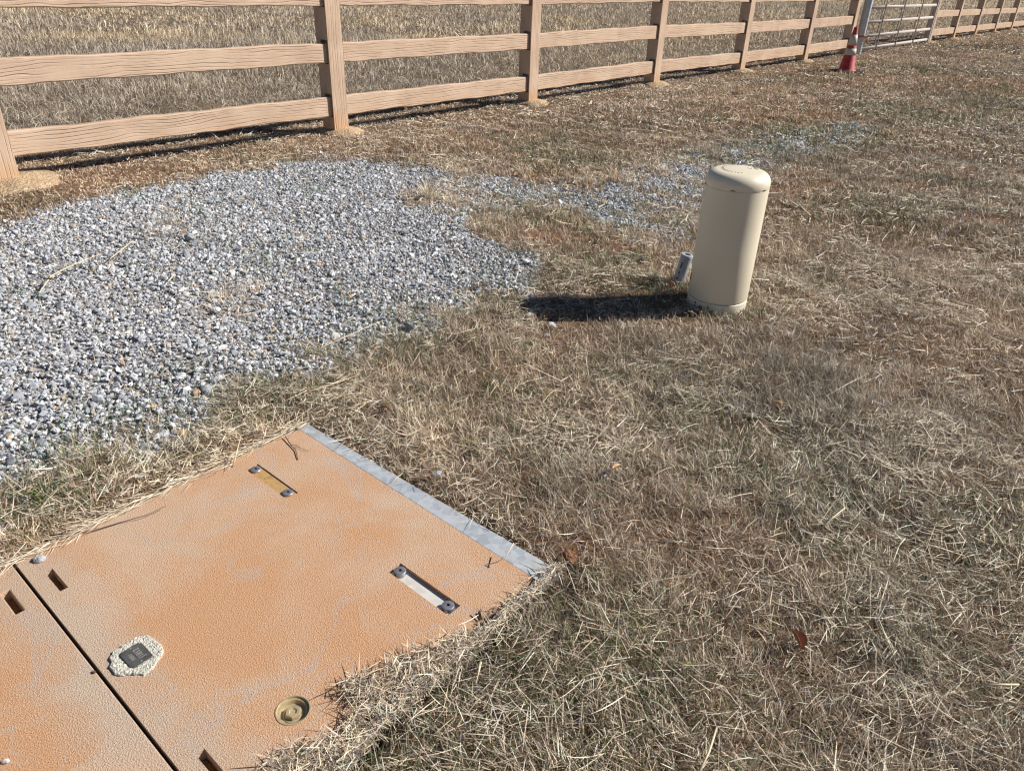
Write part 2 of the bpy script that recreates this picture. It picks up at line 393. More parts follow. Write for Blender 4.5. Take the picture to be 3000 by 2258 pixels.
# ------------------------------------------------------------------ grass generator
def ribbons(P, az, t0, curl, L, wd, n, col, zmin=.002):
    N = len(P); V = np.zeros((N, n + 1, 2, 3), np.float32); p = P.astype(np.float64).copy()
    hz = np.stack([np.sin(az), np.cos(az), np.zeros(N)], -1); side0 = np.stack([np.cos(az), -np.sin(az), np.zeros(N)], -1)
    psi = rng.uniform(-.9, .9, N)
    tap = {1: [1, .3], 2: [1, .85, .15], 3: [.8, 1, .75, .12], 4: [.7, 1, .9, .6, .1]}[n]
    for k in range(n + 1):
        th = t0 + curl * (k / n)
        d = hz * np.sin(th)[:, None]; d[:, 2] = np.cos(th)
        nn = hz * np.cos(th)[:, None]; nn[:, 2] = -np.sin(th)
        sd = side0 * np.cos(psi)[:, None] + nn * np.sin(psi)[:, None]
        hw = (wd * .5 * tap[k])[:, None]
        V[:, k, 0] = p - sd * hw; V[:, k, 1] = p + sd * hw
        p = p + d * (L / n)[:, None]
        p[:, 2] = np.maximum(p[:, 2], P[:, 2] + zmin)
    b = (np.arange(N) * (2 * (n + 1)))[:, None] + np.arange(n) * 2
    F = np.stack([b, b + 1, b + 3, b + 2], -1).reshape(-1, 4)
    cc = np.repeat(col.astype(np.float32), 2 * (n + 1), axis=0)
    return V.reshape(-1, 3), F, cc
def merge(parts):
    Vs, Fs, Cs, o = [], [], [], 0
    for V, F, c in parts: Vs.append(V); Fs.append(F + o); Cs.append(c); o += len(V)
    return np.concatenate(Vs), np.concatenate(Fs), np.concatenate(Cs)
def scatter(r0, r1, dens, az0=-50, az1=50):
    n = int(dens * rad(az1 - az0) * .5 * (r1 * r1 - r0 * r0))
    r = np.sqrt(rng.uniform(r0 * r0, r1 * r1, n)); a = rng.uniform(rad(az0), rad(az1), n)
    return r * np.sin(a), r * np.cos(a)
def clump(x, y, k, sp):
    """tuft centres -> k blades each around them"""
    cx = np.repeat(x, k); cy = np.repeat(y, k); a = rng.uniform(0, 2 * np.pi, len(cx)); r = np.abs(rng.normal(0, sp, len(cx)))
    return cx + r * np.sin(a), cy + r * np.cos(a), a
def pal(n, cols, wts, x, y, jit=.22):
    i = rng.choice(len(cols), n, p=np.array(wts) / sum(wts)); c = np.array(cols)[i]
    br = 1 + rng.normal(0, jit, (n, 1)); return np.clip(c * np.clip(br, .4, 1.7), .01, .9)
STRAW = [.84, .73, .56]; TAN = [.66, .54, .39]; BROWN = [.38, .285, .21]; GREY = [.54, .48, .41]; REDB = [.34, .23, .175]; UMB = [.17, .13, .095]
GRN = [.145, .215, .08]; DGRN = [.07, .115, .045]; YGRN = [.27, .32, .11]; BGRN = [.09, .16, .085]

def lawn_keep(x, y, p_grav=.03):
    ok = ~in_vault(x, y) | (inpoly(x + (fbm(x, y, 14, 5) - .5) * .07, y + (fbm(x, y, 14, 8) - .5) * .07, OVER))
    ok &= (x - PED[0]) ** 2 + (y - PED[1]) ** 2 > .135 ** 2
    ok &= (x - CONE[0]) ** 2 + (y - CONE[1]) ** 2 > .17 ** 2
    ok &= ~footing_mask(x, y)
    s, q = fsq(x, y); ok &= q > -1.15 + .3 * rng.random(len(x))
    g = gravel_amt(x, y); ok &= rng.random(len(x)) > g * (1 - p_grav)
    r = red_amt(x, y); ok &= rng.random(len(x)) > np.clip(r * 1.5 - .1, 0, .9)
    return ok
def base_z(x, y):
    z = terrain(x, y)
    return np.where(in_vault(x, y), .018 + rng.random(len(x)) * .018, z)
def greenness(x, y):
    g = .7 * np.clip((fbm(x, y, 1.7, 31) - .50) * 5, 0, 1) * np.clip((fbm(x, y, 6, 33) - .35) * 3, .15, 1)
    for u, v, r, k in ((800, 1160, .22, .9), (500, 1250, .25, .9), (250, 1330, .25, 1), (60, 1400, .25, 1), (1150, 1000, .2, .8), (1440, 900, .2, .8), (2250, 440, .4, 1), (2480, 385, .5, 1), (1500, 640, .3, .5), (1850, 620, .4, .7), (1990, 560, .3, .7), (1700, 2150, .22, .9), (1480, 2000, .18, .8), (2700, 1900, .2, .6), (2150, 1350, .2, .7), (2350, 1500, .2, .5), (1250, 1200, .2, .5), (2950, 1600, .3, .5), (1800, 1980, .30, 1), (2150, 760 + 150, .13, 1), (1850, 830, .22, .9), (1950, 860, .16, 1), (140, 1440, .22, 1.0), (350, 1300, .30, .7), (2380, 400, .6, 1), (2100, 470, .4, .7), (1700, 470, .5, .9), (1560, 440, .35, .8), (620, 1180, .3, .8),
                       (1000, 1040, .3, .6), (1540, 800, .25, .8), (1250, 2230, .2, .9), (2550, 620, .5, .7), (2650, 330, .8, .8), (2780, 130, 1.5, .8), (2640, 205, 1.2, .6), (2100, 920, .12, .9), (2900, 300, 1.2, .5), (1500, 1270, .3, .45), (1120, 940, .3, .6)):
        p = at(u, v); g = np.maximum(g, k * np.exp(-((x - p[0]) ** 2 + (y - p[1]) ** 2) / (r * r)))
    return g

def edge_short(x, y):
    """grass is trimmed low against the rim of the vault"""
    a, b = vloc(x, y); d = np.maximum(np.maximum(-a, a - VL), np.maximum(-b, b - VWID)); e = np.clip(.30 + np.maximum(d, 0) * 7, .30, 1) * np.where(d < -.02, 1.3, 1)
    s, q = fsq(x, y); e = e * np.where(q < 1.0, np.clip(.55 + .45 * (q - .3) / .7, .55, 1), 1)
    p = at(1780, 905); return e * (1 - .55 * np.exp(-(((x - p[0]) / .55) ** 2 + ((y - p[1]) / .2) ** 2)))
def mound(x, y):
    """little tussocks that the cut grass has grown into"""
    r = np.hypot(x, y); return .034 * np.clip((fbm(x, y, 7.5, 71, 2) - .42) * 2.6, 0, 1) * np.clip(fbm(x, y, 1.1, 73) * 1.6 - .2, .25, 1) * edge_short(x, y)
BANDS = [(.55, 2.0, 1.00, .0015, 3), (2.0, 3.2, .80, .0019, 3), (3.2, 5.0, .52, .0027, 2), (5.0, 8.0, .27, .0043, 2), (8.0, 13.0, .12, .0072, 2), (13.0, 22.0, .045, .0125, 1), (22.0, 45.0, .013, .025, 1)]
lawn, grn = [], []
for r0, r1, f, wd, n in BANDS:
    az0, az1 = (-52, 52) if r0 < 6 else (-12, 48)
    k2 = min(n, 2)
    def tone(x, y):
        t = fbm(x, y, 1.2, 45) * .5 + fbm(x, y, 3.6, 46) * .5; t = np.clip((t - .5) * 1.5 + .52, .0, 1.1)
        far_ = np.clip((np.hypot(x, y) - 3) / 4, 0, 1)[:, None]; g_ = greenness(x, y)[:, None]
        return (.50 + .92 * t)[:, None] * (1 - far_ * np.array([.06, .13, .17])) * (1 - .25 * g_) * (1 + (fbm(x, y, .5, 48)[:, None] - .5) * np.array([.22, .0, -.22]))
    # fine dark thatch close to the ground
    x, y = scatter(r0, r1, 13000 * f, az0, az1); k = lawn_keep(x, y); x, y = x[k], y[k]; N = len(x)
    c = pal(N, [BROWN, UMB, GREY, TAN, REDB], [4, 2.2, 3, 3, 1.3], x, y) * tone(x, y)
    lawn.append(ribbons(np.stack([x, y, base_z(x, y) + mound(x, y) * .7], -1), rng.uniform(0, 6.28, N), rng.uniform(.5, 1.6, N), rng.uniform(-.2, .9, N), rng.uniform(.02, .05, N) * edge_short(x, y), np.full(N, wd), k2, c))
    # standing stubble in tufts
    x, y = scatter(r0, r1, 1900 * f, az0, az1); k = rng.random(len(x)) < np.clip(.2 + 1.8 * (fbm(x, y, 3.2, 47) - .28), .10, 1); x, y = x[k], y[k]
    ky = np.repeat(rng.random(len(x)), 11); x, y, a = clump(x, y, 11, .022); k = lawn_keep(x, y); x, y, a, ky = x[k], y[k], a[k], ky[k]; N = len(x); tall = .45 + .95 * fbm(x, y, 2.0, 49)
    c = pal(N, [TAN, GREY, STRAW, BROWN, REDB], [4, 3.2, 3, 2.2, .6], x, y, .17) * tone(x, y) * (.75 + .5 * ky[:, None])
    lawn.append(ribbons(np.stack([x, y, base_z(x, y) + mound(x, y) * .6], -1), a + rng.normal(0, .5, N), np.abs(rng.normal(.4, .3, N)), rng.uniform(.1, 1.3, N), rng.uniform(.022, .07, N) * tall * edge_short(x, y), np.full(N, wd * .9), n, c))
    # pale cut straw lying about, every which way with some combing
    x, y = scatter(r0, r1, 7000 * f, az0, az1); k = rng.random(len(x)) < np.clip(.12 + 2.6 * (fbm(x, y, 2.4, 61) - .35), .07, 1); x, y = x[k], y[k]
    k = lawn_keep(x, y, .05); x, y = x[k], y[k]; N = len(x)
    comb = fbm(x, y, 2.6, 63) * 9.0; a = np.where(rng.random(N) < .4, comb + rng.normal(0, .5, N), rng.uniform(0, 6.28, N))
    c = pal(N, [STRAW, TAN, GREY, [.86, .78, .64]], [5, 2.6, 1.5, 2.0], x, y, .16) * (.8 + .4 * tone(x, y) / 1.0 * .5)
    z = base_z(x, y) + mound(x, y) + rng.uniform(.004, .026, N)
    lawn.append(ribbons(np.stack([x, y, z], -1), a, rng.normal(1.48, .16, N), rng.normal(.08, .4, N), (rng.gamma(3.0, .014, N) + .014) * (.35 + .65 * edge_short(x, y)), wd * rng.uniform(.7, 1.35, N), n, c, -.03))
    # green blades
    x, y = scatter(r0, r1, 9500 * f, az0, az1); k = rng.random(len(x)) < greenness(x, y); x, y = x[k], y[k]
    k = lawn_keep(x, y, .42); x, y = x[k], y[k]; N = len(x)
    c = pal(N, [GRN, DGRN, YGRN, BGRN], [3, 3, 1.4, 2], x, y)
    grn.append(ribbons(np.stack([x, y, base_z(x, y) + mound(x, y) * .6], -1), rng.uniform(0, 6.28, N), np.abs(rng.normal(.5, .35, N)), rng.uniform(.2, 1.2, N), rng.uniform(.025, .07, N) * edge_short(x, y), np.full(N, wd * .9), n, c))
# long stalks here and there
x, y = scatter(.6, 9, 9); k = lawn_keep(x, y, .12); x, y = x[k], y[k]; N = len(x)
c = pal(N, [STRAW, [.74, .66, .48]], [2, 1], x, y, .15)
lawn.append(ribbons(np.stack([x, y, base_z(x, y) + .02], -1), rng.normal(.9, .9, N) + np.pi * (rng.random(N) < .5), rng.normal(1.42, .12, N), rng.normal(.15, .25, N), rng.uniform(.08, .22, N), rng.uniform(.0017, .0028, N) * np.clip(np.hypot(x, y) / 3, 1, 2.2), 4, c, -.04))

# straw clippings heaped on the rim of the vault and drifted along its far edge
cl = []
bx = rng.uniform(-.9, .6, 60000); by = rng.uniform(.55, 1.5, 60000)
k = inpoly(bx + (fbm(bx, by, 14, 5) - .5) * .07, by + (fbm(bx, by, 14, 8) - .5) * .07, OVER) & in_vault(bx, by, -.02); bx, by = bx[k][:9000], by[k][:9000]; N = len(bx)
c = pal(N, [STRAW, TAN, GREY, BROWN], [3, 3, 2, 2.5], bx, by)
cl.append(ribbons(np.stack([bx, by, rng.uniform(.018, .045, N)], -1), rng.uniform(0, 6.28, N), rng.normal(1.45, .25, N), rng.normal(0, .3, N), rng.uniform(.015, .055, N), rng.uniform(.0012, .0026, N), 2, c, -.02))
n_ = 620; b = rng.uniform(-.02, 1.15, n_); a = -.012 + np.abs(rng.normal(0, .011, n_)) * (.3 + 1.4 * vnoise(b, b * 0, 6, 2)); a += .012 * (rng.random(n_) < .3)
p = VA + np.outer(a, E1) + np.outer(b, E2); c = pal(n_, [STRAW, [.74, .64, .46], TAN, BROWN], [4, 2, 2, 1], b, b, .18)
cl.append(ribbons(np.column_stack([p, rng.uniform(.016, .03, n_)]), VAZ + math.pi / 2 + rng.normal(0, .38, n_), rng.normal(1.50, .08, n_), rng.normal(0, .3, n_), rng.uniform(.02, .09, n_), rng.uniform(.0012, .0022, n_), 3, c, -.02))
n_ = 70; b = rng.uniform(-.02, .75, n_); a = VL + rng.normal(.012, .006, n_); p = VA + np.outer(a, E1) + np.outer(b, E2); c = pal(n_, [STRAW, [.74, .64, .46]], [1, 1], b, b, .15)
cl.append(ribbons(np.column_stack([p, rng.uniform(.014, .024, n_)]), VAZ + math.pi / 2 + rng.normal(0, .12, n_), rng.normal(1.54, .05, n_), rng.normal(0, .1, n_), rng.uniform(.05, .14, n_), rng.uniform(.0014, .0022, n_), 3, c, -.02))
o = np_mesh('straw_clippings', *merge(cl)[:2], MAT['blade'], merge(cl)[2]); tag(o, 'dry straw clippings drifted over the edges of the tan vault lid', 'straw', kind='stuff')

V, F, c = merge(lawn); o = np_mesh('dry_grass', V, F, MAT['blade'], c); tag(o, 'dry mown tan and brown grass covering the ground in front of the fence', 'grass', kind='stuff')
V, F, c = merge(grn); o = np_mesh('green_grass', V, F, MAT['green'], c); tag(o, 'sparse green grass blades growing between dead grass and gravel', 'grass', kind='stuff')
del lawn, grn

# pasture behind the fence
past = []
for r0, r1, d, wd, n in ((3.5, 7, 4200, .0030, 3), (7, 11, 2400, .0046, 3), (11, 18, 1000, .008, 2), (18, 32, 300, .015, 2), (32, 60, 70, .03, 1), (60, 120, 14, .065, 1)):
    x, y = scatter(r0, r1, d, -50, 46); s, q = fsq(x, y); k = q < -.75; x, y, q = x[k], y[k], q[k]
    ti = fbm(x, y, 3.5, 98); k = rng.random(len(x)) < np.clip(.25 + 2.2 * (ti - .3), .15, 1); x, y, q = x[k], y[k], q[k]; N = len(x)
    near = np.clip((-q - .9) / 3.2, 0, 1)
    m = fbm(x, y, .55, 91); m2 = fbm(x, y, 2.2, 93); tall = (.18 + .82 * near * np.clip(m * 1.5, .25, 1.2)) * (.5 + .9 * m2)
    c = pal(N, [[.60, .52, .41], [.47, .41, .35], TAN, [.33, .275, .225], REDB, STRAW], [3, 4, 2, 2.4, .8, 1.0], x, y)
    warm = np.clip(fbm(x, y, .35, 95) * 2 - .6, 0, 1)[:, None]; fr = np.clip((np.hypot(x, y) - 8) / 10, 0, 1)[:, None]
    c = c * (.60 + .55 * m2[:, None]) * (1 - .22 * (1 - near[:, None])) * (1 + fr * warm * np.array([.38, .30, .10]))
    lie = rng.random(N) < .42 + .25 * (1 - near)
    past.append(ribbons(np.stack([x, y, terrain(x, y)], -1), rng.uniform(0, 6.28, N) * np.where(rng.random(N) < .7, 1, 0) + rng.normal(0, .8, N), np.where(lie, rng.uniform(.7, 1.5, N), np.abs(rng.normal(.22, .25, N))), rng.uniform(-.2, 1.1, N), rng.uniform(.05, .20, N) * np.where(lie, .55 + .45 * tall, tall), np.full(N, wd), n, c))
V, F, c = merge(past); o = np_mesh('pasture_grass', V, F, MAT['blade'], c); tag(o, 'tall grey and tan dead pasture grass in the field behind the fence', 'grass', kind='stuff')
del past

# ------------------------------------------------------------------ gravel
def stone_protos(n, sub, seed):
    r = np.random.default_rng(seed); out = []
    bm = bmesh.new(); bmesh.ops.create_icosphere(bm, subdivisions=sub, radius=1)
    bm.verts.ensure_lookup_table(); D = np.array([v.co[:] for v in bm.verts]); FF = np.array([[v.index for v in f.verts] for f in bm.faces]); bm.free()
    D = D / np.linalg.norm(D, axis=1)[:, None]
    for k in range(n):
        nn = r.normal(size=(9, 3)); nn /= np.linalg.norm(nn, axis=1)[:, None]; dd = r.uniform(.5, .95, 9)
        dots = D @ nn.T; t = np.where(dots > .05, dd / np.maximum(dots, .05), 9).min(1); out.append(D * np.minimum(t, 1.15)[:, None])
    return out, FF
def rotmats(n):
    q = rng.normal(size=(n, 4)); q /= np.linalg.norm(q, axis=1)[:, None]; w_, x_, y_, z_ = q.T
    return np.stack([1 - 2 * (y_ * y_ + z_ * z_), 2 * (x_ * y_ - z_ * w_), 2 * (x_ * z_ + y_ * w_), 2 * (x_ * y_ + z_ * w_), 1 - 2 * (x_ * x_ + z_ * z_), 2 * (y_ * z_ - x_ * w_),
                     2 * (x_ * z_ - y_ * w_), 2 * (y_ * z_ + x_ * w_), 1 - 2 * (x_ * x_ + y_ * y_)], -1).reshape(n, 3, 3)
def stones(x, y, z, size, cols):
    protos, FF = stone_protos(24, 1, 3); parts = []; idx = rng.integers(0, 24, len(x))
    for k in range(24):
        m = idx == k; n = m.sum()
        if not n: continue
        sc = np.stack([rng.uniform(.75, 1.25, n), rng.uniform(.6, 1.0, n), rng.uniform(.45, .85, n)], -1) * size[m][:, None]
        R_ = rotmats(n); v = np.einsum('nij,nkj->nki', R_, protos[k][None] * sc[:, None]); v[..., 2] *= .8
        v += np.stack([x[m], y[m], z[m]], -1)[:, None]
        nv = len(protos[k]); f = (FF[None] + (np.arange(n) * nv)[:, None, None]).reshape(-1, 3)
        parts.append((v.reshape(-1, 3).astype(np.float32), f, np.repeat(cols[m], nv, axis=0)))
    return merge(parts)
n_ = 560000; x = rng.uniform(-4.2, 3.8, n_); y = rng.uniform(1.2, 10.2, n_); gam = gravel_amt(x, y)
s, q = fsq(x, y); a, b = vloc(x, y)
k = (rng.random(n_) < gam) & (q > .25) & ~in_vault(x, y, -.05) & (np.hypot(x - PED[0], y - PED[1]) > .16); x, y, gam = x[k], y[k], gam[k]; N = len(x)
size = np.clip(rng.lognormal(math.log(.0076), .48, N), .0035, .030) * np.clip(np.hypot(x, y) / 6, 1, 1.3); z = terrain(x, y) + rng.uniform(-.002, .013, N) * gam
cols = pal(N, [[.41, .425, .45], [.51, .51, .515], [.33, .345, .375], [.23, .24, .265], [.63, .625, .62], [.38, .33, .27], [.42, .29, .19]], [5, 4, 4, 2, 1.3, .8, .25], x, y, .14)
V, F, c = stones(x, y, z, size, cols); o = np_mesh('gravel', V, F, MAT['stone'], c, True); tag(o, 'blue grey and white crushed stone spread in a strip between fence and lid', 'gravel', kind='stuff')
print('gravel stones', N)
# crumbs of red clay on the bare patches
x = rng.uniform(-1, 9, 260000); y = rng.uniform(1.2, 14, 260000); k = (rng.random(260000) < np.clip(red_amt(x, y) - .25, 0, 1)) & ~in_vault(x, y, -.02) & (fsq(x, y)[1] > -.3); x, y = x[k][:14000], y[k][:14000]; N = len(x)
V, F, c = stones(x, y, terrain(x, y) + .003, np.clip(rng.lognormal(math.log(.007), .5, N), .003, .022), pal(N, [[.26, .125, .07], [.34, .18, .10], [.18, .09, .055]], [3, 2, 2], x, y))
o = np_mesh('clay_crumbs', V, F, MAT['stone'], c, True); tag(o, 'crumbs of bare red clay showing through worn grass', 'soil crumbs', kind='stuff')

# ------------------------------------------------------------------ fence
def rail_mesh(L, h, d, slope, seed):
    n = max(8, int(L / .06)); r = np.random.default_rng(seed); bm = bmesh.new(); rings = []
    ph = r.uniform(0, 50, 4)
    for i in range(n + 1):
        t = i / n; x_ = t * L; dz = slope * t
        e = lambda k: .0035 * (math.sin(x_ * 7 + ph[k]) + .6 * math.sin(x_ * 19 + ph[k] * 2)) * (1 if 0 < i < n else 0)
        b = .007
        pr = [(0 + b, 0), (d - b, 0), (d, b), (d, h - b), (d - b, h), (0 + b, h), (0, h - b), (0, b)]
        ring = []
        for j, (yy, zz) in enumerate(pr):
            o_ = e(0) if zz < h / 2 else e(1)
            ring.append(bm.verts.new((x_, yy + e(2) * .3, zz + o_ + dz)))
        rings.append(ring)
    for a_, b_ in zip(rings, rings[1:]):
        for j in range(8): bm.faces.new((a_[j], a_[(j + 1) % 8], b_[(j + 1) % 8], b_[j]))
    bm.faces.new(rings[0][::-1]); bm.faces.new(rings[-1]); return bm
def holed_panel(bm, o, u, v, nrm, us, vs, holes, depth):
    """flat panel o + u*a + v*b with pockets (a0,a1,b0,b1) sunk by depth against nrm"""
    o, u, v, nrm = map(Vector, (o, u, v, nrm))
    us = sorted(set(us + [h[0] for h in holes] + [h[1] for h in holes])); vs = sorted(set(vs + [h[2] for h in holes] + [h[3] for h in holes]))
    def q(a0, a1, b0, b1, dz=0.0): bm.faces.new([bm.verts.new(o + u * a + v * b - nrm * dz) for a, b in ((a0, b0), (a1, b0), (a1, b1), (a0, b1))])
    for a0, a1 in zip(us, us[1:]):
        for b0, b1 in zip(vs, vs[1:]):
            m = ((a0 + a1) / 2, (b0 + b1) / 2)
            if any(h[0] < m[0] < h[1] and h[2] < m[1] < h[3] for h in holes): continue
            q(a0, a1, b0, b1)
    for a0, a1, b0, b1 in holes:
        P = [o + u * a + v * b for a, b in ((a0, b0), (a1, b0), (a1, b1), (a0, b1))]; Q = [p - nrm * depth for p in P]
        for k in range(4): bm.faces.new([bm.verts.new(p) for p in (P[k], P[(k + 1) % 4], Q[(k + 1) % 4], Q[k])])
        bm.faces.new([bm.verts.new(p) for p in Q])
RAILZ = [(.158, .164), (.608, .162), (1.062, .160)]
PW, PD, PH = .158, .17, 1.42
def post_bm(dz):
    bm = bmesh.new(); hw = PW / 2
    def q(*p): bm.faces.new([bm.verts.new(x_) for x_ in p])
    z0, z1 = -.25, PH
    q((-hw, 0, z0), (hw, 0, z0), (hw, 0, z1), (-hw, 0, z1)); q((-hw, PD, z0), (-hw, PD, z1), (hw, PD, z1), (hw, PD, z0))
    q((-hw, 0, z1), (hw, 0, z1), (hw, PD, z1), (-hw, PD, z1)); q((-hw, 0, z0), (-hw, PD, z0), (hw, PD, z0), (hw, 0, z0))
    hol = [(.018, .112, z + dz - .006, z + dz + h + .024) for z, h in RAILZ]
    holed_panel(bm, (-hw, 0, 0), (0, 1, 0), (0, 0, 1), (-1, 0, 0), [0, PD], [z0, z1], hol, .05)
    holed_panel(bm, (hw, 0, 0), (0, 1, 0), (0, 0, 1), (1, 0, 0), [0, PD], [z0, z1], [(.024, .100, z + dz - .004, z + dz + h + .006) for z, h in RAILZ], .05)
    bmesh.ops.remove_doubles(bm, verts=bm.verts, dist=1e-5); return bm
def footing_bm(seed, rr):
    r = np.random.default_rng(seed); bm = bmesh.new(); n = 36; rings = []
    ph = r.uniform(0, 6.28, 3)
    prof = [(.06, .052), (.35, .046), (.6, .038), (.8, .024), (.93, .008), (1.0, -.03)]
    for f, z in prof:
        rings.append([bm.verts.new((rr * f * (1 + f * (.12 * math.sin(2 * t + ph[0]) + .07 * math.sin(3 * t + ph[1]) + .03 * math.sin(7 * t + ph[2]))) * math.cos(t),
                                    rr * f * (1 + f * .1 * math.sin(2 * t + ph[2])) * math.sin(t), z + r.normal(0, .002))) for t in (2 * math.pi * k / n for k in range(n))])
    bm.faces.new(rings[0])
    for a_, b_ in zip(rings, rings[1:]):
        for k in range(n): bm.faces.new((a_[k], b_[k], b_[(k + 1) % n], a_[(k + 1) % n]))
    return bm
def build_fence(name, label, ss, dzs, foot):
    o0 = fpt(ss[0]); root = thing(name, label, 'fence', (o0[0], o0[1], 0), rad(50), None)
    for i, s in enumerate(ss):
        p = from_bm('post', post_bm(dzs[i]), MAT['post'], root, bevel=.006); p.location = (s - ss[0], 0, 0)
        f = from_bm('footing', footing_bm(i + 40, foot(i)), MAT['footing'], p, smooth=True); f.location = (.03, .06, 0)
    for i in range(len(ss) - 1):
        L = ss[i + 1] - ss[i] - PW + .06
        for k, (z, h) in enumerate(RAILZ):
            r = from_bm('rail', rail_mesh(L, h, .062, dzs[i + 1] - dzs[i], i * 7 + k), MAT['rail'], root)
            r.location = (ss[i] - ss[0] + PW / 2 - .03, .03, z + dzs[i])
    return root
f1 = build_fence('rail_fence', 'tan three-rail wood-grain concrete fence running from the left edge to the gate', POSTS, [0, .012, 0, -.016, -.006, -.028, -.034, -.02], lambda i: .36 if i == 1 else .24)
f2 = build_fence('rail_fence', 'far stretch of tan three-rail fence beyond the gate at upper right', POSTS2, [-.01, -.02, -.035, -.05, -.065, -.075, -.085, -.09], lambda i: .24)

# ------------------------------------------------------------------ gate, pole and chain
g0 = fpt(13.75); gate = thing('farm_gate', 'pale tubular farm gate of horizontal bars between fence post and cone', 'gate', (g0[0], g0[1], 0), rad(50))
for z in (.085, .335, .61, .895, 1.18):
    bm = bmesh.new(); n = 14
    rings = [[bm.verts.new((x_, .019 * math.cos(2 * math.pi * k / n), .031 * math.sin(2 * math.pi * k / n))) for k in range(n)] for x_ in (0, 5.4)]
    for k in range(n): bm.faces.new((rings[0][k], rings[0][(k + 1) % n], rings[1][(k + 1) % n], rings[1][k]))
    bm.faces.new(rings[0]); bm.faces.new(rings[1])
    r = from_bm('bar', bm, MAT['gate'], gate, smooth=True); r.location = (0, .02, z)
for s in (15.02, 16.40, 17.82):
    bm = bmesh.new(); add_box(bm, -.018, .018, -.014, -.0005, .05, 1.23); u = from_bm('upright', bm, MAT['gate_dark'], gate, bevel=.003); u.location = (s - 13.75, 0, 0)
    bm = bmesh.new(); add_box(bm, -.018, .018, .0405, .054, .05, 1.23); u = from_bm('upright', bm, MAT['gate_dark'], gate, bevel=.003); u.location = (s - 13.75, 0, 0)
bm = bmesh.new(); add_box(bm, -.03, .03, -.02, .055, .03, 1.24); u = from_bm('stile', bm, MAT['gate'], gate, bevel=.008); u.location = (5.43, 0, 0)
bm = bmesh.new(); add_box(bm, -.025, .025, -.02, .055, .03, 1.24); u = from_bm('stile', bm, MAT['gate'], gate, bevel=.008); u.location = (-.03, 0, 0)
bm = bmesh.new(); add_box(bm, -.02, .02, -.035, -.0145, .58, 1.24); u = from_bm('brace', bm, MAT['gate_dark'], gate, bevel=.003); u.location = (.19, 0, 0)
pp = fpt(13.60, .10)
bm = bmesh.new(); add_lathe(bm, [(.0, 1.72), (.03, 1.72), (.049, 1.70), (.049, -.3)], 28)
pole = from_bm('gate_pole', bm, MAT['galv'], None, smooth=True); pole.location = (pp[0], pp[1], 0)
tag(pole, 'round grey galvanised steel pole standing behind the cone beside the gate', 'pole')
ch = thing('chain', 'short rusty chain looped around the foot of the galvanised pole', 'chain', (pp[0], pp[1], .36))
def torus_bm(R, r, n=18, m=6, sq=1.0):
    bm = bmesh.new(); rings = []
    for i in range(n):
        t = 2 * math.pi * i / n
        rings.append([bm.verts.new((math.cos(t) * (R + r * math.cos(u_)), math.sin(t) * (R * sq + r * math.cos(u_)), r * math.sin(u_))) for u_ in (2 * math.pi * k / m for k in range(m))])
    for i in range(n):
        a_, b_ = rings[i], rings[(i + 1) % n]
        for k in range(m): bm.faces.new((a_[k], b_[k], b_[(k + 1) % m], a_[(k + 1) % m]))
    return bm
lk = from_bm('link', torus_bm(.026, .007, 14, 6, .62), MAT['rust'], ch, smooth=True)
NL = 11
for i in range(NL):
    o = lk if i == 0 else lk.copy()
    if i: C.objects.link(o); o.parent = ch
    t = 2 * math.pi * i / NL; o.location = (.066 * math.cos(t), .066 * math.sin(t), .006 * math.sin(3 * t)); o.rotation_euler = (0 if i % 2 else math.pi / 2, 0, t + math.pi / 2)
for i, (dx, dz, ry) in enumerate(((.085, -.03, .4), (.095, -.065, 1.2), (.098, -.105, .2), (.11, .01, .8))):
    o = lk.copy(); C.objects.link(o); o.parent = ch; o.location = (dx, -.03, dz); o.rotation_euler = (math.pi / 2, ry, .4 + i)

# ------------------------------------------------------------------ traffic cone
cn = thing('traffic_cone', 'red traffic cone with two white bands and a black base near the gate', 'traffic cone', (CONE[0], CONE[1], 0), rad(20))
bm = bmesh.new(); n = 8; vs = []
pts = []
for k in range(4):
    for j in range(5):
        t = math.pi / 2 * k + math.pi / 8 * j; cx, cy = [(1, 1), (-1, 1), (-1, -1), (1, -1)][k]; pts.append((cx * .16 + .035 * math.cos(t), cy * .16 + .035 * math.sin(t)))
lo = [bm.verts.new((a, b, .004)) for a, b in pts]; hi = [bm.verts.new((a, b, .042)) for a, b in pts]
for k in range(20): bm.faces.new((lo[k], lo[(k + 1) % 20], hi[(k + 1) % 20], hi[k]))
bm.faces.new(hi); bm.faces.new(lo[::-1]); from_bm('base', bm, MAT['rubber'], cn, bevel=.006)
cr = lambda z: .128 + (.032 - .128) * (z - .05) / .66
bm = bmesh.new(); add_lathe(bm, [(.152, .042), (.150, .052), (.132, .056), (cr(.06), .062), (cr(.705), .703), (.028, .712), (.024, .712), (.02, .66), (.0, .66)], 40); from_bm('body', bm, MAT['cone'], cn, smooth=True)
for z0, z1 in ((.285, .385), (.435, .598)):
    bm = bmesh.new(); add_lathe(bm, [(cr(z0), z0), (cr(z0) + .0022, z0), (cr(z1) + .0022, z1), (cr(z1), z1)], 40); from_bm('reflective_band', bm, MAT['collar'], cn, smooth=True)

